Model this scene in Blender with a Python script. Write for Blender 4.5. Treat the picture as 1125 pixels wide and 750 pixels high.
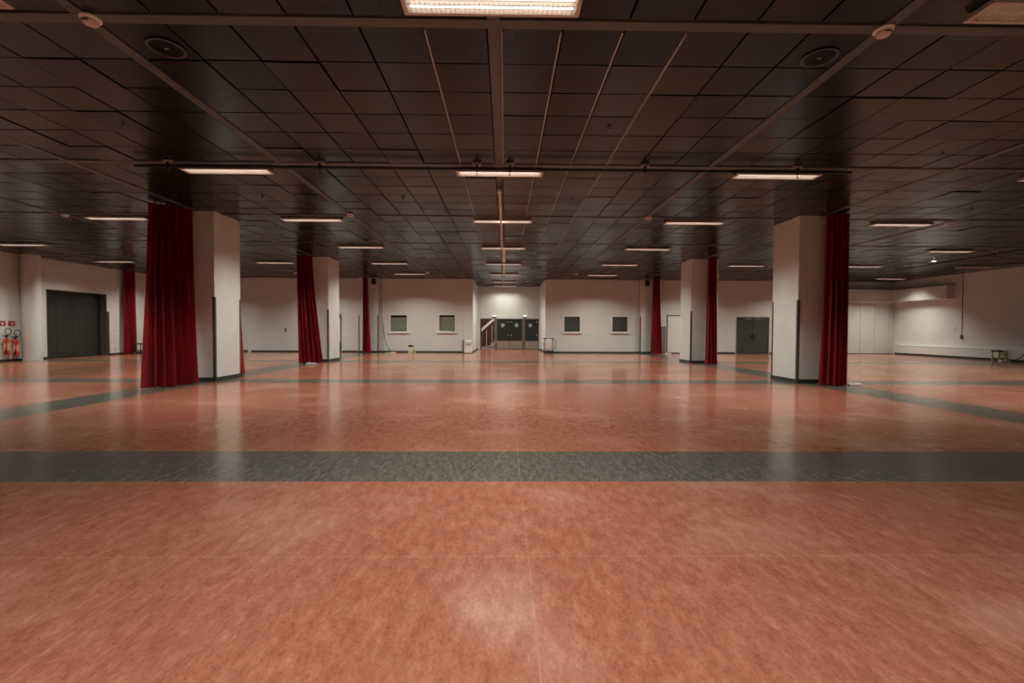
import bpy, bmesh, math, random
from mathutils import Vector, Matrix
random.seed(7)
for o in list(bpy.data.objects): bpy.data.objects.remove(o)
S = bpy.context.scene
COL = S.collection
PI = math.pi

# ---------------------------------------------------------------- camera, world, exposure
H = 4.207            # ceiling height
EYE = 1.316          # camera height
F = 501.45; PITCH = .02557; YAW = .01509; ROLL = .00458
def cam_axes():
    cp, sp, cy, sy, cr, sr = math.cos(PITCH), math.sin(PITCH), math.cos(YAW), math.sin(YAW), math.cos(ROLL), math.sin(ROLL)
    fw = Vector((sy*cp, cy*cp, -sp)); rt = Vector((cy, -sy, 0)); up = rt.cross(fw)
    return rt*cr + up*sr, up*cr - rt*sr, fw
cd = bpy.data.cameras.new('camera'); cam = bpy.data.objects.new('camera', cd); COL.objects.link(cam)
rt, up, fw = cam_axes()
cam.matrix_world = Matrix(((rt.x, up.x, -fw.x, 0), (rt.y, up.y, -fw.y, 0), (rt.z, up.z, -fw.z, EYE), (0, 0, 0, 1)))
cd.sensor_fit = 'HORIZONTAL'; cd.sensor_width = 36; cd.lens = F/1125*36; cd.clip_start = .05; cd.clip_end = 200
S.camera = cam
w = bpy.data.worlds.new('world'); S.world = w; w.use_nodes = True
w.node_tree.nodes['Background'].inputs[0].default_value = (.02, .018, .016, 1)
w.node_tree.nodes['Background'].inputs[1].default_value = .3
S.view_settings.view_transform = 'Standard'; S.view_settings.look = 'None'
S.view_settings.gamma = 1; S.view_settings.use_curve_mapping = False
S.view_settings.exposure = -0.03
LIGHT_W = 92.0        # watts of each ceiling luminaire
LIGHT_C = (1.0, .965, .87)
SPREAD = math.radians(138)

# ---------------------------------------------------------------- materials
def nn(nt, t, **k):
    n = nt.nodes.new(t)
    for a, b in k.items(): setattr(n, a, b)
    return n
def mat(name, col, rough=.6, spec=.5, metal=0, noise=0, nscale=8, bump=0, bscale=60, stretch=None, emit=None, es=0, trans=0, alpha=None):
    m = bpy.data.materials.new(name); m.use_nodes = True; nt = m.node_tree; b = nt.nodes['Principled BSDF']
    b.inputs['Base Color'].default_value = (*col, 1); b.inputs['Roughness'].default_value = rough
    b.inputs['Specular IOR Level'].default_value = spec; b.inputs['Metallic'].default_value = metal
    tc = nn(nt, 'ShaderNodeTexCoord'); mp = nn(nt, 'ShaderNodeMapping'); nt.links.new(tc.outputs['Object'], mp.inputs[0])
    if stretch: mp.inputs['Scale'].default_value = stretch
    if noise:
        n = nn(nt, 'ShaderNodeTexNoise'); n.inputs['Scale'].default_value = nscale; n.inputs['Detail'].default_value = 6
        nt.links.new(mp.outputs[0], n.inputs['Vector'])
        r = nn(nt, 'ShaderNodeValToRGB'); nt.links.new(n.outputs['Fac'], r.inputs[0])
        r.color_ramp.elements[0].position = .3; r.color_ramp.elements[1].position = .7
        r.color_ramp.elements[0].color = (*[c*(1-noise) for c in col], 1); r.color_ramp.elements[1].color = (*[min(1, c*(1+noise)) for c in col], 1)
        nt.links.new(r.outputs[0], b.inputs['Base Color'])
    if bump:
        n = nn(nt, 'ShaderNodeTexNoise'); n.inputs['Scale'].default_value = bscale; n.inputs['Detail'].default_value = 4
        nt.links.new(mp.outputs[0], n.inputs['Vector'])
        bp = nn(nt, 'ShaderNodeBump'); bp.inputs['Strength'].default_value = bump; bp.inputs['Distance'].default_value = .01
        nt.links.new(n.outputs['Fac'], bp.inputs['Height']); nt.links.new(bp.outputs[0], b.inputs['Normal'])
    if emit: b.inputs['Emission Color'].default_value = (*emit, 1); b.inputs['Emission Strength'].default_value = es
    if trans: b.inputs['Transmission Weight'].default_value = trans; b.inputs['IOR'].default_value = 1.1
    return m

def floor_material():
    m = bpy.data.materials.new('linoleum'); m.use_nodes = True; nt = m.node_tree; L = nt.links.new
    b = nt.nodes['Principled BSDF']; tc = nn(nt, 'ShaderNodeTexCoord'); P = tc.outputs['Object']
    def noise(scale, detail=5, st=(1, 1, 1), rough=.6, rot=0):
        mp = nn(nt, 'ShaderNodeMapping'); mp.inputs['Scale'].default_value = st; mp.inputs['Rotation'].default_value = (0, 0, rot); L(P, mp.inputs[0])
        n = nn(nt, 'ShaderNodeTexNoise'); n.inputs['Scale'].default_value = scale; n.inputs['Detail'].default_value = detail
        n.inputs['Roughness'].default_value = rough; L(mp.outputs[0], n.inputs['Vector']); return n.outputs['Fac']
    def ramp(fac, stops):
        r = nn(nt, 'ShaderNodeValToRGB'); L(fac, r.inputs[0]); e = r.color_ramp.elements
        while len(e) < len(stops): e.new(.5)
        for i, (p, c) in enumerate(stops): e[i].position = p; e[i].color = (*c, 1)
        return r.outputs[0]
    def mix(fac, a, c, mode='MIX'):
        x = nn(nt, 'ShaderNodeMix', data_type='RGBA', blend_type=mode)
        if isinstance(fac, float): x.inputs[0].default_value = fac
        else: L(fac, x.inputs[0])
        L(a, x.inputs[6])
        if isinstance(c, tuple): x.inputs[7].default_value = (*c, 1)
        else: L(c, x.inputs[7])
        return x.outputs[2]
    def math_(op, a, c=None, d=None):
        x = nn(nt, 'ShaderNodeMath', operation=op)
        for i, v in enumerate((a, c, d)):
            if v is None: continue
            if isinstance(v, (int, float)): x.inputs[i].default_value = v
            else: L(v, x.inputs[i])
        return x.outputs[0]
    streak = noise(15, 8, (1, .4, 1), .78, .5); fine = noise(60, 5, (1, .6, 1), .8, .3); big = noise(.8, 4); mid = noise(5, 6, (1, .7, 1), .7, -.3)
    red = ramp(streak, [(.3, RED[0]), (.5, RED[1]), (.7, RED[2])])
    fr = ramp(fine, [(.3, (.45, .4, .38)), (.5, (1, 1, 1)), (.72, (1.0, 1.0, 1.0))])
    red = mix(.75, red, fr, 'MULTIPLY')
    red = mix(math_('MULTIPLY', ramp(big, [(.5, (0, 0, 0)), (.75, (1, 1, 1))]), .30), red, (.62, .42, .33))   # worn pale patches
    red = mix(math_('MULTIPLY', ramp(mid, [(.5, (0, 0, 0)), (.78, (1, 1, 1))]), .3), red, (.25, .13, .09))   # dirt
    red = mix(math_('MULTIPLY', ramp(fine, [(.62, (0, 0, 0)), (.8, (1, 1, 1))]), .5), red, (.72, .55, .45))
    gre = ramp(noise(24, 7, (1, .3, 1), .8, .9), [(.3, (.055, .054, .044)), (.5, (.095, .092, .075)), (.66, (.17, .162, .132))])
    gre = mix(.7, gre, fr, 'MULTIPLY')
    sx = nn(nt, 'ShaderNodeSeparateXYZ'); L(P, sx.inputs[0]); X, Y = sx.outputs[0], sx.outputs[1]
    def band(v, c, hw): return math_('LESS_THAN', math_('ABSOLUTE', math_('SUBTRACT', v, c)), hw)
    def either(a, c): return math_('MAXIMUM', a, c)
    s = either(band(Y, 4.42, .49), either(band(Y, 11.6, .46), band(Y, 18.8, .5)))
    s = either(s, either(band(X, -7.62, .5), band(X, 7.92, .5)))
    c = mix(s, red, gre)
    # sheet seams every 2 m across, faint
    seam = math_('LESS_THAN', math_('ABSOLUTE', math_('SUBTRACT', math_('FRACT', math_('MULTIPLY', math_('ADD', X, .86), .5)), .5)), .0022)
    seam2 = band(Y, 2.62, .006)
    c = mix(math_('MULTIPLY', either(seam, seam2), .09), c, (.6, .45, .38))
    L(c, b.inputs['Base Color'])
    rr = nn(nt, 'ShaderNodeMapRange'); L(mid, rr.inputs[0]); rr.inputs[1].default_value = .3; rr.inputs[2].default_value = .7
    rr.inputs[3].default_value = FL_ROUGH[0]; rr.inputs[4].default_value = FL_ROUGH[1]; L(rr.outputs[0], b.inputs['Roughness'])
    b.inputs['Specular IOR Level'].default_value = FL_SPEC
    bp = nn(nt, 'ShaderNodeBump'); bp.inputs['Strength'].default_value = .06; bp.inputs['Distance'].default_value = .003
    L(fine, bp.inputs['Height']); L(bp.outputs[0], b.inputs['Normal'])
    return m
RED = ((.215, .069, .039), (.31, .112, .066), (.41, .178, .114)); FL_ROUGH = (.13, .21); FL_SPEC = .36
M_floor = floor_material()
M_wall = mat('white_paint', (.67, .66, .62), .75, .3, noise=.04, nscale=1.2, bump=.06, bscale=40)
M_pillar = mat('pillar_paint', (.68, .67, .63), .6, .35, noise=.05, nscale=2, bump=.05, bscale=30)
M_tile = mat('dark_ceiling_tile', (.015, .016, .0145), .24, .22, noise=.3, nscale=1.3, bump=.03, bscale=9)
M_tile2 = mat('dark_ceiling_tile_dull', (.011, .012, .011), .28, .2, noise=.3, nscale=1.7, bump=.03, bscale=9)
M_tile3 = mat('dark_ceiling_tile_pale', (.020, .021, .018), .25, .25, noise=.25, nscale=1.1, bump=.03, bscale=9)
M_void = mat('ceiling_void', (.006, .005, .005), .9, .1)
M_rail = mat('brown_rail', (.085, .08, .07), .45, .5, noise=.15, nscale=5)
M_tbar = mat('pale_tbar', (.42, .38, .33), .4, .5)
M_base = mat('dark_skirting', (.035, .042, .036), .5, .4)
M_guard = mat('corner_guard', (.10, .085, .07), .4, .5)
M_velvet = mat('red_velvet', (.20, .005, .008), .75, .25, noise=.4, nscale=5, stretch=(1, 1, .15), bump=.2, bscale=80)
M_velvet.node_tree.nodes['Principled BSDF'].inputs['Sheen Weight'].default_value = .12
M_velvet.node_tree.nodes['Principled BSDF'].inputs['Sheen Tint'].default_value = (1, .12, .1, 1)
M_house = mat('luminaire_housing', (.62, .52, .46), .4, .5)
M_louvre = mat('louvre_aluminium', (.85, .82, .78), .35, .5)
M_tube = mat('fluorescent_tube', (.9, .9, .85), .4, .5, emit=(1, .95, .85), es=2.6)
M_tubeoff = mat('tube_off', (.8, .78, .74), .3, .5)
M_black = mat('black_metal', (.012, .011, .011), .45, .5)
M_dark = mat('dark_green_door', (.022, .027, .023), .42, .5, noise=.2, nscale=2)
M_door = mat('grey_green_door', (.055, .066, .058), .4, .5, noise=.12, nscale=2)
M_leaf = mat('black_green_leaf', (.020, .026, .024), .35, .5)
M_kick = mat('steel_kick_plate', (.42, .39, .33), .35, .5, metal=.6, noise=.1)
M_frame = mat('grey_frame', (.16, .145, .12), .5, .5)
M_white = mat('white_gloss', (.80, .79, .74), .4, .5)
M_jamb = mat('brown_jamb', (.11, .075, .05), .6, .3)
M_red = mat('extinguisher_red', (.62, .05, .025), .3, .5)
M_redlabel = mat('extinguisher_label', (.75, .32, .2), .5, .4)
M_sign = mat('red_sign', (.35, .02, .03), .5, .4)
M_signw = mat('sign_white', (.75, .70, .68), .5, .4)
M_grey = mat('grey_plastic', (.20, .19, .175), .5, .4)
M_cream = mat('cream_plastic', (.55, .52, .38), .5, .4)
M_yellow = mat('yellow_plastic', (.50, .47, .10), .45, .4)
M_blind = mat('pale_blind', (.62, .66, .57), .7, .2)
M_darkblind = mat('dark_blind', (.17, .185, .16), .6, .3, noise=.3, nscale=3, stretch=(6, 1, .3))
M_glass = mat('window_glass', (.9, .95, .92), .05, .5, trans=1)
M_port = mat('porthole_glass', (.30, .38, .42), .12, .6)
M_brick = mat('lobby_brown', (.20, .085, .06), .8, .2, noise=.3, nscale=3)
M_bag = mat('white_bag', (.72, .70, .66), .5, .3, bump=.8, bscale=12)
M_cable = mat('grey_cable', (.16, .14, .12), .6, .3)
M_orange = mat('red_orange', (.7, .1, .04), .5, .4)
M_lobbyfloor = mat('lobby_floor', (.45, .36, .33), .3, .5)
M_panel = mat('folding_panel', (.56, .54, .49), .6, .35, noise=.03)

# ---------------------------------------------------------------- helpers
def tag(o, label=None, cat=None, group=None, kind=None):
    if label: o['label'] = label
    if cat: o['category'] = cat
    if group: o['group'] = group
    if kind: o['kind'] = kind
    return o
def thing(name, label, cat, loc=(0, 0, 0), rz=0, group=None, kind='thing'):
    o = bpy.data.objects.new(name, None); COL.objects.link(o); o.location = loc; o.rotation_euler.z = rz
    o.empty_display_size = .1
    return tag(o, label, cat, group, kind)
class MB:
    def __init__(s): s.b = bmesh.new()
    def box(s, x0, x1, y0, y1, z0, z1, bev=0, mt=None):
        m = Matrix.Translation(((x0+x1)/2, (y0+y1)/2, (z0+z1)/2)) @ Matrix.Diagonal((abs(x1-x0), abs(y1-y0), abs(z1-z0), 1))
        if mt is not None: m = mt @ m
        r = bmesh.ops.create_cube(s.b, size=1, matrix=m)
        if bev:
            es = {e for v in r['verts'] for e in v.link_edges}
            bmesh.ops.bevel(s.b, geom=list(es), offset=bev, segments=2, affect='EDGES', profile=.5)
        return s
    def cyl(s, p, q, r, r2=None, n=16, cap=True):
        p, q = Vector(p), Vector(q); d = q-p
        m = Matrix.Translation((p+q)/2) @ d.to_track_quat('Z', 'Y').to_matrix().to_4x4()
        bmesh.ops.create_cone(s.b, cap_ends=cap, segments=n, radius1=r, radius2=r if r2 is None else r2, depth=d.length, matrix=m)
        return s
    def sph(s, c, r, sz=(1, 1, 1), n=16):
        bmesh.ops.create_uvsphere(s.b, u_segments=n, v_segments=n//2, radius=r, matrix=Matrix.Translation(c) @ Matrix.Diagonal((*sz, 1)))
        return s
    def lathe(s, prof, c=(0, 0, 0), n=24):
        rings = []
        for r, z in prof: rings.append([s.b.verts.new((c[0]+r*math.cos(2*PI*i/n), c[1]+r*math.sin(2*PI*i/n), c[2]+z)) for i in range(n)])
        for a, b in zip(rings, rings[1:]):
            for i in range(n): s.b.faces.new((a[i], a[(i+1) % n], b[(i+1) % n], b[i]))
        return s
    def tube(s, pts, r, n=8):
        pts = [Vector(p) for p in pts]; rings = []
        for i, p in enumerate(pts):
            d = (pts[min(i+1, len(pts)-1)]-pts[max(i-1, 0)]).normalized()
            a = d.cross(Vector((0, 0, 1)));
            if a.length < .1: a = d.cross(Vector((1, 0, 0)))
            a.normalize(); b2 = d.cross(a)
            rings.append([s.b.verts.new(p+a*r*math.cos(2*PI*k/n)+b2*r*math.sin(2*PI*k/n)) for k in range(n)])
        for a, b in zip(rings, rings[1:]):
            for i in range(n): s.b.faces.new((a[i], a[(i+1) % n], b[(i+1) % n], b[i]))
        s.b.faces.new(rings[0]); s.b.faces.new(rings[-1][::-1])
        return s
    def prism(s, poly, z0, z1):
        a = [s.b.verts.new((x, y, z0)) for x, y in poly]; b = [s.b.verts.new((x, y, z1)) for x, y in poly]
        n = len(poly); s.b.faces.new(a[::-1]); s.b.faces.new(b)
        for i in range(n): s.b.faces.new((a[i], a[(i+1) % n], b[(i+1) % n], b[i]))
        return s
    def build(s, name, m, parent=None, smooth=False):
        bmesh.ops.recalc_face_normals(s.b, faces=s.b.faces)
        me = bpy.data.meshes.new(name); s.b.to_mesh(me); s.b.free()
        for x in (m if isinstance(m, (list, tuple)) else [m]): me.materials.append(x)
        if smooth:
            for p in me.polygons: p.use_smooth = True
            try: me.set_sharp_from_angle(angle=math.radians(40))
            except Exception: pass
        o = bpy.data.objects.new(name, me); COL.objects.link(o)
        if parent: o.parent = parent
        return o
def struct(name, mb, m, parent=None, smooth=False):
    o = mb.build(name, m, parent, smooth)
    if not parent: o['kind'] = 'structure'
    return o
def clone(src, loc, rz=None, label=None, group=None):
    r = src.copy(); COL.objects.link(r); r.location = loc
    if rz is not None: r.rotation_euler.z = rz
    if label: r['label'] = label
    if group: r['group'] = group
    for ch in src.children:
        c = ch.copy(); COL.objects.link(c); c.parent = r
        for g in ch.children:
            d = g.copy(); COL.objects.link(d); d.parent = c
    return r
def wall_rects(mb, a0, a1, z0, z1, holes, put):
    """holes = (a, b, za, zb); put(a, b, za, zb) adds one slab"""
    xs = sorted({a0, a1, *[h[0] for h in holes], *[h[1] for h in holes]})
    zs = sorted({z0, z1, *[h[2] for h in holes], *[h[3] for h in holes]})
    for p, q in zip(xs, xs[1:]):
        run = None
        for za, zb in zip(zs, zs[1:]):
            inside = any(h[0] <= p and q <= h[1] and h[2] <= za and zb <= h[3] for h in holes)
            if not inside: put(p, q, za, zb)

# ---------------------------------------------------------------- the shell
XL, XR, YB, YD, YR = -19.2, 22.7, 26.1, 30.6, -6.0
CX0, CX1 = -1.85, 2.3          # entrance corridor
T = .2
struct('floor', MB().box(XL-T, XR+T, YR-T, YD+.1, -.15, 0), M_floor)
# ceiling: dark void slab and every pressed metal panel slightly out of level
Xr = [-18.62, -14.92, -11.26, -7.60, -3.93, -.12, 3.61, 7.95, 11.7, 15.4, 19.1]     # long rails
Yr = [-2.75, .85, 4.38, 8.10, 11.75, 15.4, 18.98, 22.45, 26.02, 29.6]               # cross rails
RW = .065
def spans(lo, hi, rails, t):
    edges = [lo] + [r for r in rails if lo < r < hi] + [hi]; out = []
    for i, (a, b) in enumerate(zip(edges, edges[1:])):
        a2 = a + (RW if i else 0); b2 = b - (RW if i < len(edges)-2 else 0)
        n = max(1, round((b2-a2)/t)); out += [(a2+(b2-a2)*k/n, a2+(b2-a2)*(k+1)/n) for k in range(n)]
    return out
cm = MB(); g = .011
cm.box(XL-T, XR+T, YR-T, YD+T, H+.05, H+.2)
for f in cm.b.faces: f.material_index = 1
for xa, xb in spans(XL, XR, Xr, .6):
    for ya, yb in spans(YR, YD, Yr, .6):
        if ya > YB and (xb < CX0-.4 or xa > CX1+.4): continue
        sag = random.uniform(0, .004) + (random.random() < .10)*random.uniform(.004, .012)
        tx, ty = random.gauss(0, .003), random.gauss(0, .003)
        vs = []
        for (x, y) in ((xa+g, ya+g), (xb-g, ya+g), (xb-g, yb-g), (xa+g, yb-g)):
            z = H - sag + tx*(x-(xa+xb)/2)*1.5 + ty*(y-(ya+yb)/2)*1.5
            vs.append((x, y, z))
        lo = [cm.b.verts.new(v) for v in vs]; hi = [cm.b.verts.new((v[0], v[1], H+.05)) for v in vs]
        cm.b.faces.new(lo[::-1]).material_index = random.choice((0, 0, 0, 2, 3))
        for i in range(4): cm.b.faces.new((lo[i], lo[(i+1) % 4], hi[(i+1) % 4], hi[i])).material_index = 1
ceil = struct('ceiling', cm, [M_tile, M_void, M_tile2, M_tile3])
for x in Xr:
    y1 = YD if CX0 < x < CX1 else YB
    MB().box(x-RW+.005, x+RW-.005, YR, y1, H-.012, H+.05).build('ceiling_rail', M_rail, ceil)
for y in Yr:
    a, b = (XL, XR) if y < YB else (CX0, CX1)
    MB().box(a, b, y-RW+.005, y+RW-.005, H-.016, H+.05).build('ceiling_rail', M_rail, ceil)
for x in (-.79, .53, 1.13, 1.75):           # pale joint strips beside the middle rail
    MB().box(x-.008, x+.008, 4.5, YB, H-.010, H+.02).build('joint_strip', M_tbar, ceil)
MB().box(-.052, -.040, 4.46, 8.0, H-.02, H+.02).build('joint_strip', M_tbar, ceil)

# left wall with the recess of the big dark door
wl = MB()
wall_rects(wl, YR, YB+.6, 0, H, [(19.42, 22.3, 0, 2.93)], lambda a, b, za, zb: wl.box(XL-T, XL, a, b, za, zb))
wl.box(XL-.6, XL-.36, 19.2, 22.5, 0, 3.1)
struct('wall_left', wl, M_wall)
struct('wall_right', MB().box(XR, XR+T, YR, YB+.4, 0, H), M_wall)
struct('wall_rear', MB().box(XL-T, XR+T, YR-T, YR, 0, H), M_wall)
# far wall, left bay: recessed bit, plain bit, white door
wb = MB()
wall_rects(wb, -14.4, -8.30, 0, H, [(-10.25, -9.3, 0, 2.12)], lambda a, b, za, zb: wb.box(a, b, YB, YB+T, za, zb))
wb.box(XL, -14.4, YB+.3, YB+.5, 0, H); wb.box(-14.6, -14.4, YB, YB+.5, 0, H)
wb.box(-10.45, -9.1, YB+T, YB+.35, 0, 2.3)
struct('wall_back_left', wb, M_wall)
WL = [(-6.53, -5.60, 1.19, 2.12), (-3.76, -2.86, 1.21, 2.14)]
WR = [(3.38, 4.28, 1.22, 2.09), (6.14, 7.03, 1.23, 2.09)]
wb = MB()
wall_rects(wb, -7.15, CX0, 0, H, WL, lambda a, b, za, zb: wb.box(a, b, YB, YB+.25, za, zb))
wb.box(-2.4, CX0, YB-.04, YB+.05, 0, H)
wb.box(CX0-.2, CX0, YB+.2, YD, 0, H)
struct('wall_block_left', wb, M_wall)
wb = MB()
wall_rects(wb, CX1, 7.66, 0, H, WR, lambda a, b, za, zb: wb.box(a, b, YB, YB+.25, za, zb))
wb.box(CX1, 2.85, YB-.04, YB+.05, 0, H)
wb.box(CX1, CX1+.2, YB+.2, YD, 0, H)
struct('wall_block_right', wb, M_wall)
wb = MB()
wall_rects(wb, 8.82, 19.75, 0, H, [(9.28, 10.5, 0, 2.2), (13.3, 15.22, 0, 2.12)], lambda a, b, za, zb: wb.box(a, b, YB, YB+T, za, zb))
wb.box(9.1, 10.7, YB+T, YB+.35, 0, 2.4); wb.box(13.1, 15.4, YB+T, YB+.35, 0, 2.3)
wb.box(19.55, 19.75, YB, YB+.45, 0, H); wb.box(19.75, XR, YB+.3, YB+.5, 0, H)
struct('wall_back_right', wb, M_wall)
wb = MB()
wall_rects(wb, CX0-.2, CX1+.2, 0, H, [(-1.68, 2.27, 0, 2.07)], lambda a, b, za, zb: wb.box(a, b, YD, YD+.2, za, zb))
struct('wall_entrance', wb, M_wall)

# skirting boards
def base(name, *boxes):
    m = MB()
    for b in boxes: m.box(*b)
    return struct(name, m, M_base)
BH = .09
base('baseboard_left', (XL, XL+.02, YR, 19.4, 0, BH), (XL, XL+.02, 22.32, YB+.3, 0, BH))
base('baseboard_back_left', (XL+.02, -14.4, YB+.28, YB+.3, 0, BH), (-14.4, -10.3, YB-.02, YB, 0, BH), (-9.25, -8.28, YB-.02, YB, 0, BH))
base('baseboard_block_left', (-7.17, -2.4, YB-.02, YB, 0, BH), (-2.4, CX0, YB-.06, YB-.04, 0, BH), (CX0, CX0+.02, YB-.04, YD, 0, BH))
base('baseboard_block_right', (2.85, 7.68, YB-.02, YB, 0, BH), (CX1, 2.85, YB-.06, YB-.04, 0, BH), (CX1-.02, CX1, YB-.04, YD, 0, BH))
base('baseboard_back_right', (8.8, 9.2, YB-.02, YB, 0, BH), (10.55, 13.25, YB-.02, YB, 0, BH), (15.27, 19.75, YB-.02, YB, 0, BH))

# ---------------------------------------------------------------- pillars
def pillar(x0, x1, y0, y1, inner, label, guards):
    t = thing('pillar', label, 'pillar', ((x0+x1)/2, (y0+y1)/2, 0), group='white square pillars in two rows')
    w2, d2 = (x1-x0)/2, (y1-y0)/2
    b = MB().box(-w2, w2, -d2, d2, 0, H-.001)
    for k, (a, c) in enumerate(((-.12, .10), (.0, .16))):
        b.box(a, a+c, -d2-.012, -d2, H-.10, H-.02)
    b.build('shaft', M_pillar, t)
    MB().box(-w2-.015, w2+.015, -d2-.015, d2+.015, 0, .10).build('skirting', M_base, t)
    for sx, sy in guards:
        gx, gy = sx*w2, sy*d2
        m = MB(); e = .006; l = .055
        m.box(min(gx+sx*e, gx-sx*l), max(gx+sx*e, gx-sx*l), min(gy, gy+sy*e), max(gy, gy+sy*e), .10, 2.1)
        m.box(min(gx, gx+sx*e), max(gx, gx+sx*e), min(gy+sy*e, gy-sy*l), max(gy+sy*e, gy-sy*l), .10, 2.1)
        m.build('corner_guard', M_guard, t)
    return t
pillar(-8.33, -7.19, 11.42, 12.52, 1, 'large white square pillar nearest on the left, between two red curtains', [(1, -1), (1, 1)])
pillar(-8.2, -7.1, 18.45, 19.65, 1, 'white square pillar behind the nearest left pillar, flared red curtain at its left', [(1, -1)])
pillar(-8.28, -7.17, 25.9, 26.5, 1, 'white pillar built into the far wall at the left, slim red curtain before it', [(-1, -1), (1, -1)])
pillar(7.37, 8.5, 11.4, 12.5, -1, 'large white square pillar nearest on the right, red curtain on its right side', [(-1, -1), (-1, 1)])
pillar(7.52, 8.62, 18.4, 19.5, -1, 'white square pillar behind the nearest right pillar, red curtain at its right', [(-1, -1)])
pillar(7.68, 8.8, 25.9, 26.5, -1, 'white pillar built into the far wall at the right, slim red curtain before it', [(-1, -1)])
# round column on the left wall
t = thing('round_column', 'round white column against the left wall beside the fire extinguishers', 'column', (-18.9, 18.53, 0))
MB().lathe([(0, 0), (.29, 0), (.29, H-.001), (0, H-.001)], n=40).build('shaft', M_pillar, t, smooth=True)

# ---------------------------------------------------------------- velvet curtains
def curtain(label, top, bot, z0=.01, z1=H-.03, thick=(.12, .2), folds=9, amp=.045, seed=0, group='red velvet curtains beside the pillars', waist=0):
    """gathered drape: closed pleated loop around the line top[0]-top[1] above and bot[0]-bot[1] on the floor"""
    rnd = random.Random(seed)
    A = [Vector((*p, 0)) for p in top]; B = [Vector((*p, 0)) for p in bot]
    c = (B[0]+B[1])/2
    t = thing('curtain', label, 'curtain', (c.x, c.y, 0), group=group)
    n, rows = folds*40, 40; ph = [rnd.uniform(0, 6.28) for _ in range(8)]
    wid = [rnd.uniform(.7, 1.35) for _ in range(folds*2)]; tot = sum(wid)
    b = bmesh.new(); rings = []
    cum = [0]
    for x in wid: cum.append(cum[-1]+x/tot)
    def fold(s):
        for i in range(len(wid)):
            if s <= cum[i+1]: return (i + (s-cum[i])/(cum[i+1]-cum[i]))*PI
        return len(wid)*PI
    for r in range(rows+1):
        v = r/rows; z = z0+(z1-z0)*v; k = (1-v)**1.25
        P, Q = A[0].lerp(B[0], k), A[1].lerp(B[1], k)
        th = thick[0]+(thick[1]-thick[0])*k
        am = amp*(.8+.4*k)
        if r == 0: z = z0
        d = (Q-P); L = d.length; d.normalize(); nr = Vector((-d.y, d.x, 0)); ring = []
        for i in range(n):
            s = i/n
            a = 2*PI*s
            ca, sa = math.cos(a), math.sin(a)
            ex = math.asin(max(-1, min(1, ca)))*2/PI; ey = math.copysign(abs(sa)**.45, sa)
            f = fold((s + .006*math.sin(2*v+ph[0])) % 1.0)
            wv = 1-2*abs(math.cos(f/1.0))**1.3
            wv += .25*math.sin(5.3*s*2*PI+ph[1]+v*1.6) + .15*math.sin(17*s*2*PI+ph[2]-v*2.3)
            p = (P+Q)/2 + d*(ex*(L/2-am*.35) ) + nr*(ey*(th/2)) + (d*ex**3*.5+nr*ey*1.2)*(wv*am)
            zz = z
            if r == 0: zz = z0 + .006*(1+math.sin(9*s*2*PI+ph[3]))
            ring.append(b.verts.new((p.x-c.x, p.y-c.y, zz)))
        rings.append(ring)
    for a, q in zip(rings, rings[1:]):
        for i in range(n): b.faces.new((a[i], a[(i+1) % n], q[(i+1) % n], q[i]))
    b.faces.new(rings[-1])
    m = MB(); m.b.free(); m.b = b
    m.build('drape', M_velvet, t, smooth=True)
    # top header tape and the hooks into the ceiling rail
    P, Q = A[0]-c, A[1]-c
    for k in range(4):
        p = P.lerp(Q, .12+.76*k/3); MB().cyl((p.x, p.y, z1-.02), (p.x, p.y, H-.004), .012, n=8).build('hook', M_grey, t)
    return t
curtain('widest red velvet curtain, in front of the nearest left pillar', ((-8.14, 10.58), (-7.55, 11.28)), ((-7.80, 9.93), (-7.42, 11.2)), thick=(.14, .22), folds=7, amp=.105, seed=21)
curtain('narrow strip of red curtain behind the nearest left pillar', ((-8.1, 12.85), (-7.5, 12.85)), ((-8.1, 12.95), (-7.32, 12.95)), thick=(.16, .22), folds=7, amp=.05, seed=2)
curtain('flared red velvet curtain left of the second left pillar', ((-8.15, 17.9), (-7.55, 18.15)), ((-7.86, 17.35), (-7.12, 18.12)), thick=(.14, .22), folds=6, amp=.07, seed=3)
curtain('slim red curtain against the far left pillar, beside the wall with two pale windows', ((-7.98, 25.7), (-7.66, 25.7)), ((-8.0, 25.62), (-7.45, 25.62)), thick=(.12, .2), folds=4, amp=.05, seed=4)
curtain('red curtain at the right side of the nearest right pillar', ((7.9, 11.2), (8.4, 11.1)), ((7.72, 11.05), (8.3, 10.95)), thick=(.2, .26), folds=5, amp=.08, seed=5)
curtain('red curtain at the right side of the second right pillar', ((8.05, 18.12), (8.42, 18.12)), ((7.9, 17.95), (8.42, 17.95)), thick=(.14, .24), folds=4, amp=.07, seed=6)
curtain('slim red curtain against the far right pillar, beside the white panel door', ((8.3, 25.65), (8.72, 25.65)), ((8.17, 25.6), (8.92, 25.6)), thick=(.12, .2), folds=4, amp=.055, seed=7)
curtain('narrow dark red curtain hanging at the left wall past the big dark door', ((-18.98, 23.1), (-18.98, 23.75)), ((-18.98, 23.0), (-18.98, 23.8)), thick=(.12, .16), folds=6, amp=.045, seed=8)

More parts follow.
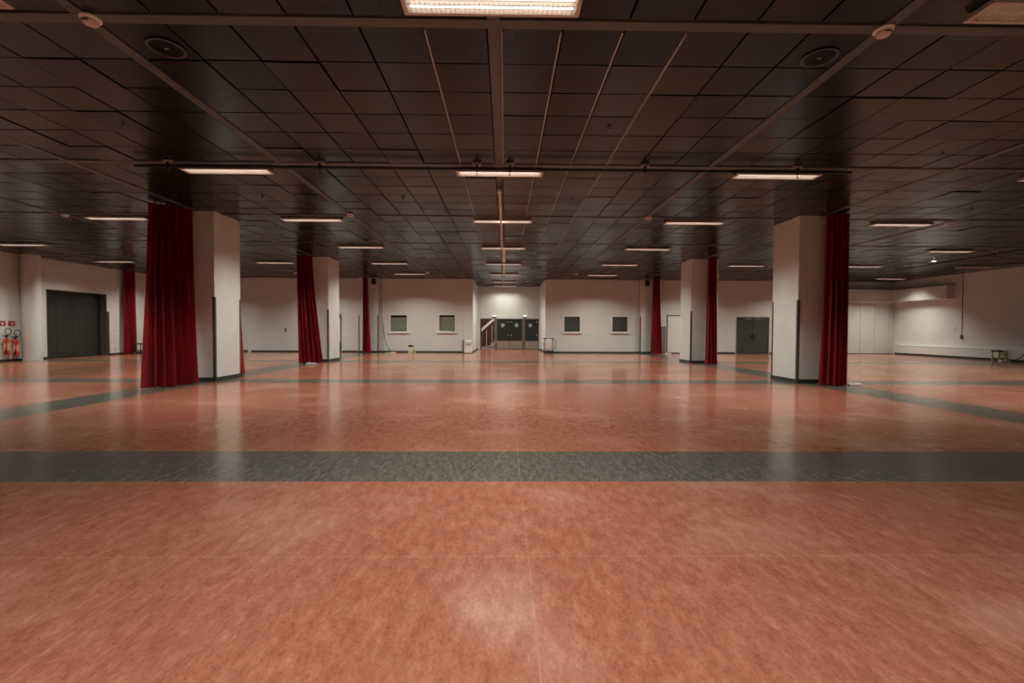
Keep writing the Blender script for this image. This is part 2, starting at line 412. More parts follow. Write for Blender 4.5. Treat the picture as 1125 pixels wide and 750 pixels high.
# ---------------------------------------------------------------- luminaires
def make_light(label, lit=True):
    t = thing('ceiling_light', label, 'ceiling light', (0, 0, 0), group='fluorescent ceiling lights with louvres')
    L, D, h = 1.56, .27, .062
    m = MB(); b = m.b
    m.box(-L/2+.05, L/2-.05, -D/2+.035, D/2-.035, -.012, 0)                 # back plate
    # flared sides: outer rim at the bottom, narrow at the top
    def quad(*v): b.faces.new([b.verts.new(p) for p in v])
    for s in (-1, 1):
        quad((-L/2+.03, s*(D/2-.02), 0), (L/2-.03, s*(D/2-.02), 0), (L/2, s*D/2, -h), (-L/2, s*D/2, -h))
        quad((-L/2, s*D/2, -h), (L/2, s*D/2, -h), (L/2-.035, s*(D/2-.03), -h), (-L/2+.035, s*(D/2-.03), -h))
        quad((-L/2+.035, s*(D/2-.03), -h), (L/2-.035, s*(D/2-.03), -h), (L/2-.05, s*(D/2-.036), -.01), (-L/2+.05, s*(D/2-.036), -.01))
        quad((s*(L/2-.03), -D/2+.02, 0), (s*(L/2-.03), D/2-.02, 0), (s*L/2, D/2, -h), (s*L/2, -D/2, -h))
        quad((s*L/2, -D/2, -h), (s*L/2, D/2, -h), (s*(L/2-.035), D/2-.03, -h), (s*(L/2-.035), -D/2+.03, -h))
        quad((s*(L/2-.035), -D/2+.03, -h), (s*(L/2-.035), D/2-.03, -h), (s*(L/2-.05), D/2-.036, -.01), (s*(L/2-.05), -D/2+.036, -.01))
    m.build('housing', M_house, t)
    for s in (-1, 1): MB().cyl((-L/2+.06, s*.052, -.032), (L/2-.06, s*.052, -.032), .013, n=12).build('tube', M_tube if lit else M_tubeoff, t, smooth=True)
    m = MB(); nx = 34
    for k in range(nx):
        x = -L/2+.05+(L-.10)*(k+.5)/nx
        m.box(x-.0015, x+.0015, -D/2+.036, D/2-.036, -h+.002, -h+.02)
    m.box(-L/2+.04, L/2-.04, -.004, .004, -h, -h+.03)
    m.build('louvre', M_louvre, t)
    if not lit: return t
    ld = bpy.data.lights.new('lamp', 'AREA'); ld.shape = 'RECTANGLE'; ld.size = L-.12; ld.size_y = D-.09
    ld.energy = LIGHT_W; ld.color = LIGHT_C; ld.spread = SPREAD
    lo = bpy.data.objects.new('lamp', ld); COL.objects.link(lo); lo.parent = t; lo.location = (0, 0, -h-.004)
    return t
rows = {4.05: [-10.1, -5.13, -.13, 4.95, 10.3], 8.36: [-10.05, -5.0, -.11, 4.95, 10.35], 12.03: [-16.6, -10.05, -5.02, -.08, 4.96, 10.5, 16.0],
        15.97: [-16.55, -10.2, -5.0, -.08, 4.96, 10.4, 15.7], 19.85: [-16.7, -9.9, -5.0, -.08, 4.96, 10.5, 15.7, 20.65],
        23.6: [-16.7, -10.0, -4.9, -.06, 5.0, 10.3, 15.8], 27.2: [-.02], 29.75: [-.02], .3: [-10.1, -5.0, -.1, 5.0, 10.3], -3.4: [-5.0, -.1, 5.0]}  # rows over and behind the camera are added, unseen, to light the room
rowname = {4.05: 'nearest row, at the top edge of the picture', 8.36: 'second row, level with the black suspended pipe', 12.03: 'third row from the camera',
           15.97: 'fourth row from the camera', 19.85: 'fifth row from the camera', 23.6: 'last row before the far wall', 27.2: '', 29.75: '', .3: 'added unseen row above the camera', -3.4: 'added unseen row behind the camera'}
def colname(x):
    if x < -14: return 'far left'
    if x < -8: return 'outer left'
    if x < -3: return 'inner left'
    if x < 2: return 'middle'
    if x < 8: return 'inner right'
    if x < 13: return 'outer right'
    if x < 18: return 'far right'
    return 'right wall'
first = None; dark = None
for y, xs in rows.items():
    for x in xs:
        lb = ('long louvred ceiling light, %s column, %s' % (colname(x), rowname[y])) if y not in (27.2, 29.75) else 'long ceiling light %s' % ('inside the entrance corridor, directly above the doors' if y > 28 else 'at the mouth of the entrance corridor')
        if (y == 4.05 and abs(x) > 3) or (y == 19.85 and x > 20):
            if dark is None: dark = make_light(lb, False); dark.location = (x, y, H-.012)
            else: clone(dark, (x, y, H-.012), label=lb)
        elif first is None: first = make_light(lb); first.location = (x, y, H-.012)
        else: clone(first, (x, y, H-.012), label=lb)
NARROW = {}
for o in list(COL.objects):          # same luminaires, spread narrowed on nearer rows to weaken their floor reflections
    if o.get('category') == 'ceiling light' and o.location.y < 13:
        for c in o.children:
            if c.type == 'LIGHT':
                a = 116 if o.location.y < 10 else 122
                if a not in NARROW: NARROW[a] = c.data.copy(); NARROW[a].spread = math.radians(a)
                c.data = NARROW[a]
for o in list(COL.objects):          # the lamp right above the doors is a weaker one
    if o.get('category') == 'ceiling light' and o.location.y > 29:
        for c in o.children:
            if c.type == 'LIGHT': c.data = c.data.copy(); c.data.energy = LIGHT_W*.42
# luminaire above the folding partition is lit, its neighbour at the right wall was put in with the row
clone(first, (20.75, 24.35, H-.012), label='ceiling light by the right wall, above the boxed-in duct')

# ---------------------------------------------------------------- small ceiling things
def smoke(x, y, label, s=1.0, first=[]):
    if first:
        o = clone(first[0], (x, y, H-.014), label=label); return o
    t = thing('smoke_detector', label, 'smoke detector', (x, y, H-.014), group='white smoke detectors on the ceiling')
    MB().lathe([(0, 0), (.085, 0), (.085, -.012), (.075, -.02), (0, -.02)]).build('mounting_plate', M_white, t, smooth=True)
    MB().lathe([(.062, -.02), (.066, -.035), (.055, -.055), (.03, -.062), (0, -.062)]).build('sensor_head', M_house, t, smooth=True)
    m = MB(); m.box(-.03, .03, -.068, -.058, -.048, -.040); m.build('test_slot', M_black, t)
    first.append(t); return t
for x, y, lb in [(-3.87, 4.38, 'smoke detector where ceiling rails cross, upper left'), (3.6, 4.38, 'smoke detector where ceiling rails cross, upper right'),
                 (-11.25, 11.9, 'smoke detector left of the nearest left curtain, high on the ceiling'), (-3.9, 11.6, 'smoke detector on the left long rail behind the first lights'),
                 (3.65, 11.7, 'smoke detector on the right long rail behind the first lights'), (11.75, 12.0, 'smoke detector right of the nearest right curtain'),
                 (-3.92, 23.3, 'tiny smoke detector near the wall with pale windows'), (3.62, 23.4, 'tiny smoke detector near the wall with dark windows')]:
    smoke(x, y, lb)
def ceiling_speaker(x, y, label, first=[]):
    if first: return clone(first[0], (x, y, H-.012), label=label)
    t = thing('ceiling_speaker', label, 'speaker', (x, y, H-.012), group='round speakers flush in the ceiling')
    MB().lathe([(.165, 0), (.172, -.004), (.16, -.007), (.152, -.004), (.152, 0)], n=40).build('ring', M_rail, t, smooth=True)
    m = MB()
    for r in (.03, .06, .09, .12, .147): m.lathe([(r, 0), (r, -.003), (r-.016, -.003), (r-.016, 0)], n=32)
    m.build('grille', M_tile, t)
    MB().box(-.02, .02, -.006, .006, -.008, -.001).build('badge', M_tbar, t)
    first.append(t); return t
ceiling_speaker(-3.5, 4.83, 'round flush ceiling speaker beside the upper left smoke detector')
ceiling_speaker(3.3, 4.84, 'round flush ceiling speaker beside the upper right smoke detector')
def sprinkler(x, y, label, first=[]):
    if first: return clone(first[0], (x, y, H-.004), label=label)
    t = thing('sprinkler', label, 'sprinkler', (x, y, H-.004), group='small sprinkler heads in the ceiling')
    MB().lathe([(0, 0), (.035, 0), (.032, -.008), (0, -.008)], n=16).build('escutcheon', M_rail, t)
    MB().cyl((0, 0, -.008), (0, 0, -.05), .008, n=8).box(-.016, .016, -.003, .003, -.045, -.02).build('nozzle', M_grey, t)
    MB().lathe([(0, -.05), (.02, -.05), (.02, -.053), (0, -.053)], n=12).build('deflector', M_grey, t)
    first.append(t); return t
for i, (x, y, lb) in enumerate([(-5.4, 6.6, 'sprinkler head up left, ahead of the second row of lights'), (1.47, 6.55, 'sprinkler head right of the middle rail'),
                                (7.1, 7.4, 'sprinkler head upper right, over the clear floor'), (-5.3, 10.1, 'sprinkler head behind the second inner left light'),
                                (-2.25, 10.1, 'sprinkler head left of the pale conduit'), (1.46, 10.1, 'sprinkler head right of the pale conduit'),
                                (10.9, 10.6, 'sprinkler head ahead of the outer right light'), (-8.9, 10.2, 'sprinkler head in the shade near the widest curtain')]):
    sprinkler(x, y, lb)
# black suspended pipe with its clamps
PZ, PY = H-.115, 7.98
def pipe(name, p, q, label, group=None):
    t = thing(name, label, 'pipe', p, group=group)
    v = Vector(q)-Vector(p); MB().cyl((0, 0, 0), v, .024, n=16).build('tube', M_black, t, smooth=True)
    return t
pipe('suspended_pipe', (-6.35, PY, PZ), (6.05, PY, PZ), 'long black pipe suspended under the ceiling in front of the second row of lights')
def clamp(x, y, z, label, rz=0, first=[]):
    if first: return clone(first[0], (x, y, z), rz, label=label)
    t = thing('pipe_clamp', label, 'clamp', (x, y, z), rz, group='pipe clamps fixed to the ceiling')
    m = MB().box(-.075, .075, -.03, .03, .07, .10).box(-.05, .05, -.022, .022, .05, .07); m.build('bracket', M_tbar, t)
    MB().box(-.018, .018, -.03, .03, -.035, .06).lathe([(.026, -.02), (.034, -.02), (.034, .02), (.026, .02)], n=16).build('jaw', M_black, t)
    MB().cyl((0, 0, -.035), (0, 0, -.10), .006, n=8).cyl((-.02, 0, -.1), (.02, 0, -.1), .006, n=8).build('bolt', M_black, t)
    first.append(t); return t
for x, lb in [(-5.78, 'at the left end of the inner left light'), (-3.2, 'between the inner left light and the middle light'), (-.5, 'at the middle light, the left of two'),
              (.07, 'at the middle light, the right of two'), (2.42, 'right of the middle light'), (5.1, 'at the right end of the inner right light')]:
    clamp(x, PY, PZ, 'clamp holding the black suspended pipe ' + lb)
pipe('suspended_pipe', (17.6, 20.4, H-.13), (17.1, 11.6, H-.13), 'black pipe hung high at the right, running towards the right wall')
clamp(17.55, 19.6, H-.13, 'clamp on the high right pipe, its far end', PI/2); clamp(17.35, 16.0, H-.13, 'clamp on the high right pipe, its middle', PI/2)
# bright little spot lamp beside it
t = thing('spot_lamp', 'tiny bright spot lamp hanging under the ceiling near the right wall', 'lamp', (16.4, 17.3, H-.02))
MB().cyl((0, 0, 0), (0, 0, -.10), .012, n=8).build('stem', M_white, t)
MB().lathe([(.02, -.09), (.05, -.12), (.075, -.17), (.07, -.175)], n=20).build('shade', M_white, t, smooth=True)
MB().sph((0, 0, -.15), .042).build('bulb', mat('bulb_glow', (1, 1, 1), .4, emit=(1, .95, .85), es=14), t, smooth=True)
# pale conduit along the middle
t = thing('conduit', 'pale cable conduit running along the middle of the ceiling towards the doors', 'conduit', (-.12, 9.2, H-.095))
MB().box(-.028, .028, 0, 6.6, -.03, .015, .004).build('duct', M_house, t)
m = MB()
for y in (.15, 1.3, 2.5, 3.7, 4.9, 6.3): m.box(-.055, .055, y-.02, y+.02, -.01, .078)
m.build('bracket', M_tbar, t)
for k, (a, b, lb) in enumerate([(16.3, 19.5, 'behind the fourth row of lights'), (20.2, 23.3, 'behind the fifth row of lights')]):
    t = thing('conduit', 'pale strip standing for the lit middle rail ' + lb, 'conduit', (-.06, a, H-.05))
    MB().box(-.06, .06, 0, b-a, 0, .034, .004).build('duct', M_house, t)  # lamplight on the rail put into a pale strip, no cable here
# black loudspeakers over the far pillars
for x, lb in ((-7.35, 'small black loudspeaker high on the far left pillar'), (8.0, 'small black loudspeaker high on the far right pillar')):
    t = thing('loudspeaker', lb, 'speaker', (x, 25.88, 3.95), group='black loudspeakers on the far pillars')
    MB().box(-.10, .10, -.30, -.10, -.17, .13, .01, Matrix.Rotation(-.2, 4, 'X')).build('cabinet', M_black, t)
    MB().cyl((0, -.12, 0), (0, 0, .03), .015, n=8).box(-.04, .04, -.015, .02, -.04, .09).build('bracket', M_black, t)
t = thing('motion_sensor', 'small white sensor high on the wall above the pale windows', 'sensor', (-4.6, YB, 4.0))
MB().box(-.05, .05, -.06, 0, -.08, .08, .015).build('body', M_white, t); MB().box(-.035, .035, -.066, -.06, -.06, -.01).build('lens', M_house, t)

# ---------------------------------------------------------------- doors and windows
# big dark door on the left wall
d = bpy.data.objects.new('door_1', None); COL.objects.link(d); d.location = (XL, 19.42, 0); tag(d, kind='structure')
m = MB()
for k in range(4): m.box(-.33, -.29, k*.72, k*.72+.712, .01, 2.93)
m.build('leaf', M_dark, d)
m = MB().box(-.30, .012, 2.86, 2.885, 0, 2.93).box(-.30, .012, 0, .02, 0, 2.93).box(-.30, .012, 0, 2.885, 2.905, 2.93); m.build('jamb', M_jamb, d)
MB().box(0, .05, 2.90, 2.98, .1, 2.1).build('corner_guard', M_jamb, d)
# far-left white door, far-right white panel door, double grey door
def door(n, x, y, parts, label=None):
    d = bpy.data.objects.new('door_%d' % n, None); COL.objects.link(d); d.location = (x, y, 0); tag(d, kind='structure')
    for name, mb, m in parts: mb.build(name, m, d)
    return d
door(2, -10.25, YB, [('leaf', MB().box(.05, .88, .06, .10, .01, 2.07), M_white), ('frame', MB().box(.89, .95, -.02, .12, 0, 2.12).box(0, .05, -.02, .12, 0, 2.12).box(0, .95, -.02, .12, 2.07, 2.12), M_guard),
                     ('kick_plate', MB().box(.08, .86, .05, .06, .02, .6), M_grey), ('door_closer', MB().box(.7, .93, -.08, -.02, 2.02, 2.16), M_grey), ('handle', MB().cyl((.8, .06, 1.02), (.8, 0, 1.02), .012).cyl((.8, 0, 1.02), (.68, 0, 1.02), .011), M_grey)])
door(3, 9.28, YB, [('leaf', MB().box(.05, 1.17, -.01, .04, .06, 2.14), M_white), ('frame', MB().box(0, .05, -.03, .12, 0, 2.2).box(1.17, 1.22, -.03, .12, 0, 2.2).box(0, 1.22, -.03, .12, 2.14, 2.2), M_guard),
                   ('threshold', MB().box(.05, 1.17, -.03, .05, 0, .06), M_guard), ('handle', MB().cyl((1.05, -.01, 1.02), (1.05, -.06, 1.02), .012).cyl((1.05, -.06, 1.02), (.94, -.06, 1.02), .011), M_grey)])
t = thing('grey_panel', 'grey board leaning on the far wall between right curtain and white panel', 'board', (9.0, YB-.03, 0))
MB().box(-.16, .22, -.03, 0, 0, 1.55, .004).build('board', M_grey, t)
dd = door(4, 13.3, YB, [('frame', MB().box(0, .05, -.02, .1, 0, 2.12).box(1.87, 1.92, -.02, .1, 0, 2.12).box(0, 1.92, -.02, .1, 2.07, 2.12), M_frame)])
for s in (0, 1):
    x0 = .05+s*.915
    l = MB().box(x0, x0+.905, .02, .07, .01, 2.07, .004).build('leaf', M_door, dd)
    MB().box(x0+(.05 if s else .45), x0+(.45 if s else .85), -.03, .02, 1.98, 2.05).build('door_closer', M_grey, l)
    hx = x0+(.07 if s else .835)
    MB().box(hx-.025, hx+.025, 0, .02, .85, 1.1).cyl((hx, 0, 1.0), (hx, -.05, 1.0), .012).cyl((hx, -.05, 1.0), (hx+(.1 if s else -.1), -.05, 1.0), .011).build('handle', M_black, l)
# entrance doors in the corridor
fr = MB().box(-1.68, 2.27, -.02, .12, 2.03, 2.07)
for a, b in ((-1.68, -1.64), (-.72, -.66), (-.64, -.55), (1.15, 1.24), (1.26, 1.34), (2.22, 2.27)): fr.box(a, b, -.02, .12, 0, 2.03)
e = bpy.data.objects.new('door_5', None); COL.objects.link(e); e.location = (0, YD+.02, 0); tag(e, kind='structure')
fr.build('frame', M_frame, e)
def leaf(n, x, x0, x1, hand, rz=0, port=None, kick=.56):
    d = bpy.data.objects.new('door_%d' % n, None); COL.objects.link(d); d.location = (x, YD+.06, 0); d.rotation_euler.z = rz; tag(d, kind='structure')
    MB().box(x0, x1, -.02, .03, .015, 2.025, .003).build('leaf', M_leaf, d)
    MB().box(x0+.005, x1-.005, -.028, -.02, .02, kick).build('kick_plate', M_kick, d)
    c = (x0+x1)/2 if port is None else port; m = MB()
    r, N = .13, 24
    for k in range(N):
        a, b = 2*PI*k/N, 2*PI*(k+1)/N
        vs = [m.b.verts.new((c+rr*math.cos(t_), yy, 1.62+rr*math.sin(t_))) for rr, yy, t_ in ((r, -.03, a), (r, -.03, b), (r+.035, -.024, b), (r+.035, -.024, a))]
        m.b.faces.new(vs)
    w_ = MB().cyl((c, -.024, 1.62), (c, -.021, 1.62), .13, n=28).build('porthole', M_port, d)
    m.build('porthole_rim', M_black, w_)
    MB().box(x1-.12 if hand > 0 else x0+.06, x1-.06 if hand > 0 else x0+.12, -.045, -.02, .90, 1.02).build('handle', M_kick, d)
    MB().box(x1-.14 if hand > 0 else x0+.05, x1-.05 if hand > 0 else x0+.14, -.05, -.02, 1.82, 1.87).build('door_bolt', M_kick, d)
    return d
leaf(6, 0, -.545, .295, 1, port=-.17); leaf(7, 0, .315, 1.145, -1, port=.76); leaf(8, 0, 1.345, 2.215, 1, port=1.68)
leaf(9, -1.62, .0, .88, 1, rz=math.radians(97))
# exit lamps over the doors
for x, lb in ((-.73, 'emergency lamp over the open entrance door, left'), (1.32, 'emergency lamp over the closed doors, right')):
    t = thing('emergency_lamp', lb, 'emergency lamp', (x, YD, 2.16), group='emergency lamps above the doors')
    MB().box(-.13, .13, -.07, 0, -.07, .04, .008).build('housing', M_grey, t)
    MB().box(-.12, .12, -.09, -.01, .04, .12, .015).build('diffuser', mat('emergency_glow', (.8, .8, .75), .5, emit=(1, 1, .95), es=.7), t)
t = thing('wall_box', 'small grey box on the wall above the right entrance door', 'control box', (2.05, YD, 2.36))
MB().box(-.04, .04, -.04, 0, -.09, .09, .006).build('case', M_house, t)
# lobby beyond the open door: floor, walls, stairs
struct('floor_lobby', MB().box(-4, 3, YD+.1, YD+4.2, -.15, -.001), M_lobbyfloor)
struct('wall_lobby', MB().box(-4, 3, YD+4, YD+4.2, 0, 3.2).box(-4.2, -4, YD+.2, YD+4.2, 0, 3.2).box(-.3, -.1, YD+.5, YD+4, 0, 3.2), M_brick)
struct('ceiling_lobby', MB().box(-4.2, 3, YD+.2, YD+4.2, 3.2, 3.3), M_grey)
t = thing('staircase', 'pale staircase with railing seen through the open entrance door', 'stairs', (-1.9, YD+2.6, 0))
rot = Matrix.Rotation(-math.radians(42), 4, 'Y')
MB().box(-.2, 2.4, 0, .06, 1.0, 1.17, 0, rot @ Matrix.Translation((0, 0, -.25))).build('handrail', M_white, t)
MB().box(.3, 2.6, 0, .06, -.62, -.40, 0, rot).build('stringer', M_white, t)
for x in (.15, .55, .95, 1.35): MB().cyl((x, .03, 0), (x, .03, .75+x*.9), .03, n=10).build('baluster', M_white, t)
m = MB()
for k in range(6): m.box(.5+k*.27, .5+(k+1)*.27, .06, 1.0, .12+k*.18, .16+k*.18)
m.build('treads', M_kick, t)
MB().box(.05, 1.6, -.02, .05, 0, .12).build('plinth', M_lobbyfloor, t)
ld = bpy.data.lights.new('lobby_fill', 'AREA'); ld.size = 1.2; ld.energy = 45; ld.color = (1, .9, .82)  # unseen fill lamp added to light the lobby
lo = thing('lobby_fill_light', 'unseen square light added to brighten the lobby', 'ceiling light', (-1.6, YD+1.4, 3.2))
MB().box(-.6, .6, -.6, .6, -.05, 0).build('panel', M_white, lo)
q = bpy.data.objects.new('lamp', ld); COL.objects.link(q); q.parent = lo; q.location = (0, 0, -.06)
# windows of the two rooms
def window(n, x0, x1, z0, z1, inner, gap):
    d = bpy.data.objects.new('window_%d' % n, None); COL.objects.link(d); d.location = ((x0+x1)/2, YB, (z0+z1)/2); tag(d, kind='structure')
    w2, h2 = (x1-x0)/2, (z1-z0)/2; f = .055
    MB().box(-w2-f, w2+f, -.025, 0, h2, h2+f).box(-w2-f, w2+f, -.025, 0, -h2-f, -h2).box(-w2-f, -w2, -.025, 0, -h2, h2).box(w2, w2+f, -.025, 0, -h2, h2).build('window_frame', M_white, d)
    MB().box(-w2-.12, w2+.12, -.09, 0, -h2-f-.035, -h2-f, .004).build('window_sill', M_white, d)
    MB().box(-w2, w2, .10, .106, -h2, h2).build('pane', M_glass, d)
    MB().box(-w2, w2, .17, .18, -h2, h2-gap).build('blind', inner, d)
    MB().box(-w2, w2, .235, .245, -h2, h2).build('backing', M_black, d)
window(1, *WL[0], M_blind, .12); window(2, *WL[1], M_blind, .10); window(3, *WR[0], M_darkblind, 0); window(4, *WR[1], M_darkblind, 0)
# folding partition and duct, right
d = bpy.data.objects.new('door_10', None); COL.objects.link(d); d.location = (19.75, YB+.28, 0); tag(d, kind='structure')
n = 4; pw = (XR-.35-19.75)/n*1.08
for k in range(3): MB().box(.1+k*.85, .1+(k+1)*.85-.012, -.05, 0, .03, 3.0, .004).build('folding_panel', M_panel, d)
MB().box(2.66, 2.93, -.04, 0, .03, 3.0).build('end_post', M_panel, d)
MB().box(0, 2.95, -.02, .01, 0, .03).build('floor_track', M_base, d)
struct('trim_1', MB().box(19.75, XR, YB-.05, YB+.3, 3.0, 3.72), M_wall)
struct('trim_2', MB().box(22.28, XR, 22.75, YB-.05, 3.0, 3.68, .01), M_wall)
t = thing('duct_box', 'long low boxed duct along the foot of the right wall', 'duct', (XR-.004, 22, 0))
MB().box(-.14, 0, -9, 4.09, .10, .52, .008).build('casing', M_wall, t); MB().box(-.12, 0, -9, 4.09, 0, .10).build('plinth', M_base, t)
m = MB().box(-.15, 0, -9, 4.09, .52, .535); m.build('lid', M_white, t)

# ---------------------------------------------------------------- movable things
def extinguisher(y, z, label, sc=1.0, first=[]):
    if first: return clone(first[0], (XL+.13, y, z), label=label)
    t = thing('fire_extinguisher', label, 'fire extinguisher', (XL+.13, y, z), group='fire extinguishers on the left wall'); t.scale = (1, 1.15, 1.25)
    MB().lathe([(0, 0), (.07, .0), (.085, .03), (.085, .43), (.07, .49), (.03, .52), (.03, .55), (0, .55)], n=24).build('cylinder', M_red, t, smooth=True)
    MB().lathe([(.0862, .14), (.0862, .36)], n=24).build('label_band', M_redlabel, t, smooth=True)
    MB().box(-.02, .02, -.03, .03, .54, .60).box(-.012, .012, -.13, .02, .60, .62).box(-.012, .012, -.12, .0, .56, .572).build('valve', M_black, t)
    pts = [(.02, .03, .58)]+[(.04, .02+.10*math.sin(a), .72-.10*math.cos(a)+.0) for a in [k*PI*2/14*.9 for k in range(1, 13)]]+[(.09, -.03, .60), (.095, -.07, .40), (.095, -.09, .2)]
    MB().tube(pts, .012).build('hose', M_black, t, smooth=True)
    MB().cyl((.095, -.09, .22), (.095, -.095, .04), .016, .03, n=12).build('horn', M_black, t)
    MB().box(-.13, -.07, -.05, .05, .3, .36).build('wall_bracket', M_grey, t)
    first.append(t); return t
extinguisher(17.74, .26, 'left red fire extinguisher hung on the left wall'); extinguisher(18.07, .20, 'right red fire extinguisher, hung nearest the round column')
for y, lb in ((17.72, 'left red square sign above the fire extinguishers'), (18.06, 'right red square sign above the fire extinguishers, nearest the column')):
    t = thing('fire_sign', lb, 'sign', (XL, y, 1.47), group='red signs above the extinguishers')
    MB().box(0, .008, -.12, .12, -.10, .10).build('plate', M_sign, t)
    MB().box(.008, .010, -.03, .05, -.05, .01).box(.008, .010, -.06, .06, .03, .045).build('pictogram', M_signw, t)
t = thing('wall_socket', 'small socket low on the left wall past the dark door', 'socket', (XL, 22.75, .3)); MB().box(0, .02, -.04, .04, -.04, .04, .004).build('plate', M_house, t)
t = thing('light_switch', 'small light switch on the left wall past the dark door', 'switch', (XL, 22.7, 1.2)); MB().box(0, .02, -.04, .04, -.04, .04, .004).build('plate', M_house, t)
# low dark trolley half hidden behind the nearest left curtain
t = thing('trolley', 'low dark trolley by the left wall, half behind the widest curtain', 'trolley', (-18.22, 23.35, 0))
MB().box(-.45, .6, -.25, .25, .50, .55, .01).build('top', M_black, t)
MB().box(-.40, .55, -.22, .22, .17, .21).build('shelf', M_black, t)
for sx in (-.36, .5):
    for sy in (-.18, .18):
        l = MB().cyl((sx, sy, .1), (sx, sy, .5), .022, n=8).build('leg', M_black, t)
        MB().cyl((sx-.02, sy, .06), (sx+.02, sy, .06), .06, n=14).build('wheel', M_grey, l)
# white bin by the corridor
t = thing('waste_bin', 'cream waste bin with lid at the left of the entrance corridor', 'bin', (-2.05, 25.45, 0))
m = MB(); m.box(-.21, .21, -.18, .18, .02, .60, .03); m.build('body', M_white, t)
MB().box(-.23, .23, -.20, .20, .60, .66, .02).box(-.16, .16, -.14, .14, .66, .72, .02).build('lid', M_white, t)
MB().box(-.14, .14, -.205, -.18, .48, .56).build('flap', M_cream, t)
t = thing('guard_post', 'short dark post on the corner behind the cream waste bin', 'post', (-2.38, YB-.07, 0))
MB().box(-.03, .03, -.02, .02, 0, .75, .004).build('post', M_guard, t)
# bag trolley on the other side
t = thing('bag_trolley', 'dark framed trolley with a white sack right of the entrance corridor', 'trolley', (2.42, 25.4, 0))
MB().box(-.27, .27, -.22, .22, .07, .15, .01).build('base', M_black, t)
m = MB()
for sx in (-.24, .24):
    for sy in (-.19, .19): m.cyl((sx, sy, .1), (sx, sy, .86), .014, n=8)
m.build('frame', M_guard, t)
MB().box(-.27, .27, -.22, .22, .84, .88, .012).build('lid', M_guard, t)
MB().lathe([(0, .16), (.2, .17), (.26, .3), (.235, .55), (.265, .72), (.24, .82), (0, .82)], n=14).build('sack', M_bag, t, smooth=True)
m = MB()
for sx in (-.22, .22):
    for sy in (-.17, .17): m.cyl((sx-.015, sy, .035), (sx+.015, sy, .035), .035, n=12)
m.build('castors', M_black, t)
pts = [(.27, 0, .8)] + [(.27+.16*math.sin(a), 0, .55+.27*math.cos(a)) for a in [k*PI/10 for k in range(1, 10)]] + [(.27, 0, .25)]
MB().tube(pts, .014).build('handle', M_guard, t, smooth=True)
# small machine on the floor, sockets, cables
t = thing('canister', 'small cream canister with black top on the floor below the pale windows', 'canister', (-5.2, 25.3, 0))
MB().box(-.15, .15, -.13, .13, .03, .34, .04).build('body', M_cream, t); MB().box(-.14, .14, -.12, .12, .36, .44, .02).build('lid', M_black, t)
MB().box(-.11, .11, -.1, .1, .34, .36).build('seal', M_grey, t); MB().cyl((-.05, 0, .44), (-.05, 0, .56), .012, n=8).build('stalk', M_grey, t)
MB().tube([(.15, 0, .2), (.24, -.02, .19), (.28, -.05, .1), (.26, -.1, .03), (.2, -.16, .015)], .02).build('hose', M_cream, t, smooth=True)
MB().box(-.15, .2, -.15, .15, 0, .035, .01).build('base', M_cream, t)
t = thing('power_strip', 'red plug and cable heap on the floor left of the cream canister', 'power strip', (-6.1, 25.3, 0))
MB().box(-.2, .12, -.04, .04, 0, .05, .01).build('bar', M_white, t); MB().box(.06, .15, -.06, .04, .0, .10, .01).build('plug', M_orange, t)
MB().tube([(-.2, 0, .02), (-.3, .06, .015), (-.42, .0, .015), (-.55, .1, .015)], .01).build('lead', M_white, t)
def cable(label, pts, r=.012, m=None, parent_cat='cable'):
    t = thing('cable', label, 'cable', pts[0]); p0 = Vector(pts[0]); P = [Vector(p)-p0 for p in pts]; out = []
    P = [2*P[0]-P[1]]+P+[2*P[-1]-P[-2]]
    for i in range(1, len(P)-2):
        for k in range(8):
            u = k/8; a, b, c, d = P[i-1:i+3]
            out.append(.5*((2*b)+(c-a)*u+(2*a-5*b+4*c-d)*u*u+(3*b-a-3*c+d)*u**3))
    out.append(P[-2]); MB().tube(out, r).build('cord', m or M_cable, t, smooth=True); return t
cable('dark cable hanging from the ceiling down the wall beside the far left curtain', [(-7.0, 25.95, H-.01), (-6.98, 25.9, 3), (-6.95, 25.9, 2), (-6.85, 25.85, 1.1), (-6.65, 25.8, .4), (-6.3, 25.6, .02)], .016)
cable('thinner second cable curving to the floor by the far left wall', [(-6.88, 26.06, 1.6), (-6.82, 25.95, .9), (-6.62, 25.8, .35), (-6.45, 25.7, .02), (-6.35, 25.55, .016)], .011)
t = thing('socket_drop', 'thin cord down the right wall ending in a small dark box', 'socket', (XR, 22.35, 1.05))
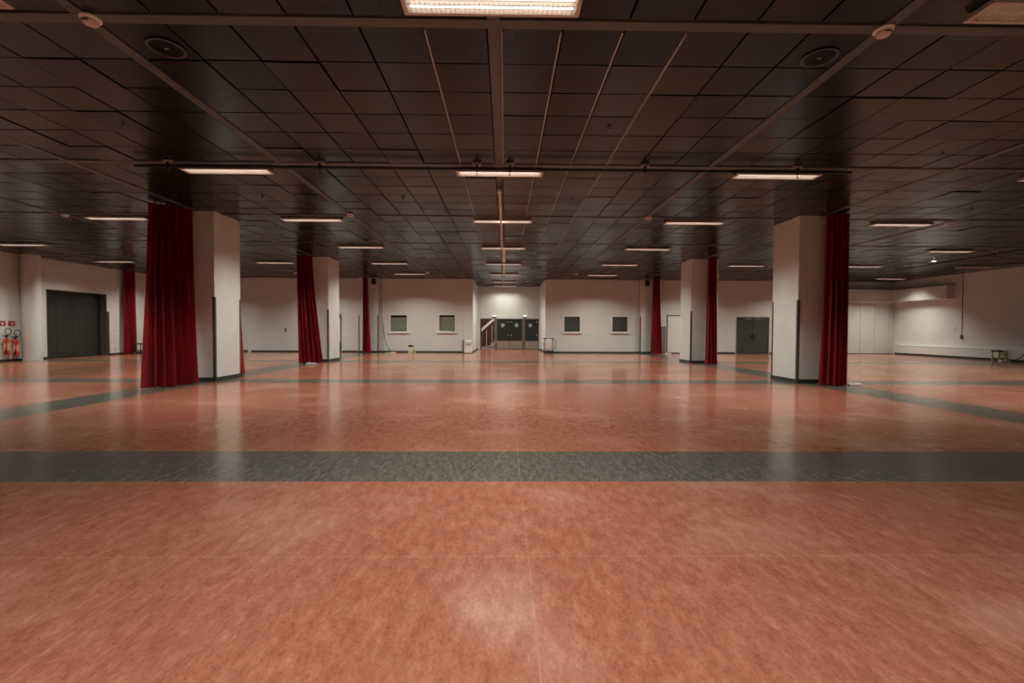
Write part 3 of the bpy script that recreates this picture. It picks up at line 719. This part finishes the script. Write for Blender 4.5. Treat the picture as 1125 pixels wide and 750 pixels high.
MB().cyl((-.015, 0, .1), (-.015, 0, H-1.06), .010, n=8).build('cord', M_guard, t); MB().box(-.05, 0, -.06, .06, -.08, .1, .01).build('box', M_guard, t)
t = thing('light_switch', 'white switch on the right wall below the boxed duct', 'switch', (XR, 22.75, 1.5)); MB().box(-.02, 0, -.05, .05, -.09, .09, .006).build('plate', M_white, t)
t = thing('folding_stool', 'yellow frame stool with black seat by the right wall', 'stool', (22.3, 20.25, 0))
MB().box(-.2, .04, -.16, .16, .42, .50, .015).build('seat', M_black, t)
for sx in (-.16, .16):
    for sy in (-.14, .14): MB().box(sx-.025, sx+.025, sy-.02, sy+.02, 0, .48, .004).build('leg', M_yellow, t)
MB().box(-.16, .16, -.15, -.13, .10, .16).box(-.16, .16, .13, .15, .10, .16).box(-.16, .16, -.15, -.13, .3, .35).box(.08, .2, -.16, .16, .40, .46).build('rungs', M_yellow, t)
cable('black cable looping down the right wall to the floor', [(XR-.03, 19.1, .95), (XR-.18, 19.3, .55), (XR-.3, 19.5, .2), (XR-.45, 19.8, .02), (XR-.6, 20.0, .016)], .018, M_black)
t = thing('power_strip', 'white socket bar on the floor at the foot of the right wall', 'power strip', (22.0, 19.75, 0))
MB().box(-.22, .2, -.05, .05, 0, .06, .012).build('bar', M_white, t); MB().box(.0, .08, -.04, .04, .06, .11, .01).box(-.16, -.1, -.04, .04, .06, .09, .01).build('plug', M_house, t)
for x, y, lb in ((8.52, 10.98, 'white socket bar on the floor beside the nearest right curtain'), (-7.3, 17.2, 'white socket bar on the floor at the flared curtain hem'), (9.15, 25.5, 'white socket bar on the floor beside the far right curtain')):
    t = thing('power_strip', lb, 'power strip', (x, y, 0))
    MB().box(-.14, .16, -.04, .04, 0, .05, .01).build('bar', M_white, t)
    MB().tube([(.16, 0, .02), (.24, .05, .012), (.2, .12, .012), (.08, .13, .012), (-.05, .10, .012)], .01).build('lead', M_white, t)
t = thing('wall_box', 'tiny box on the far wall left of the flared curtain', 'switch', (-12.45, YB, 1.25)); MB().box(-.06, .06, -.04, 0, -.1, .1, .01).build('case', M_grey, t)
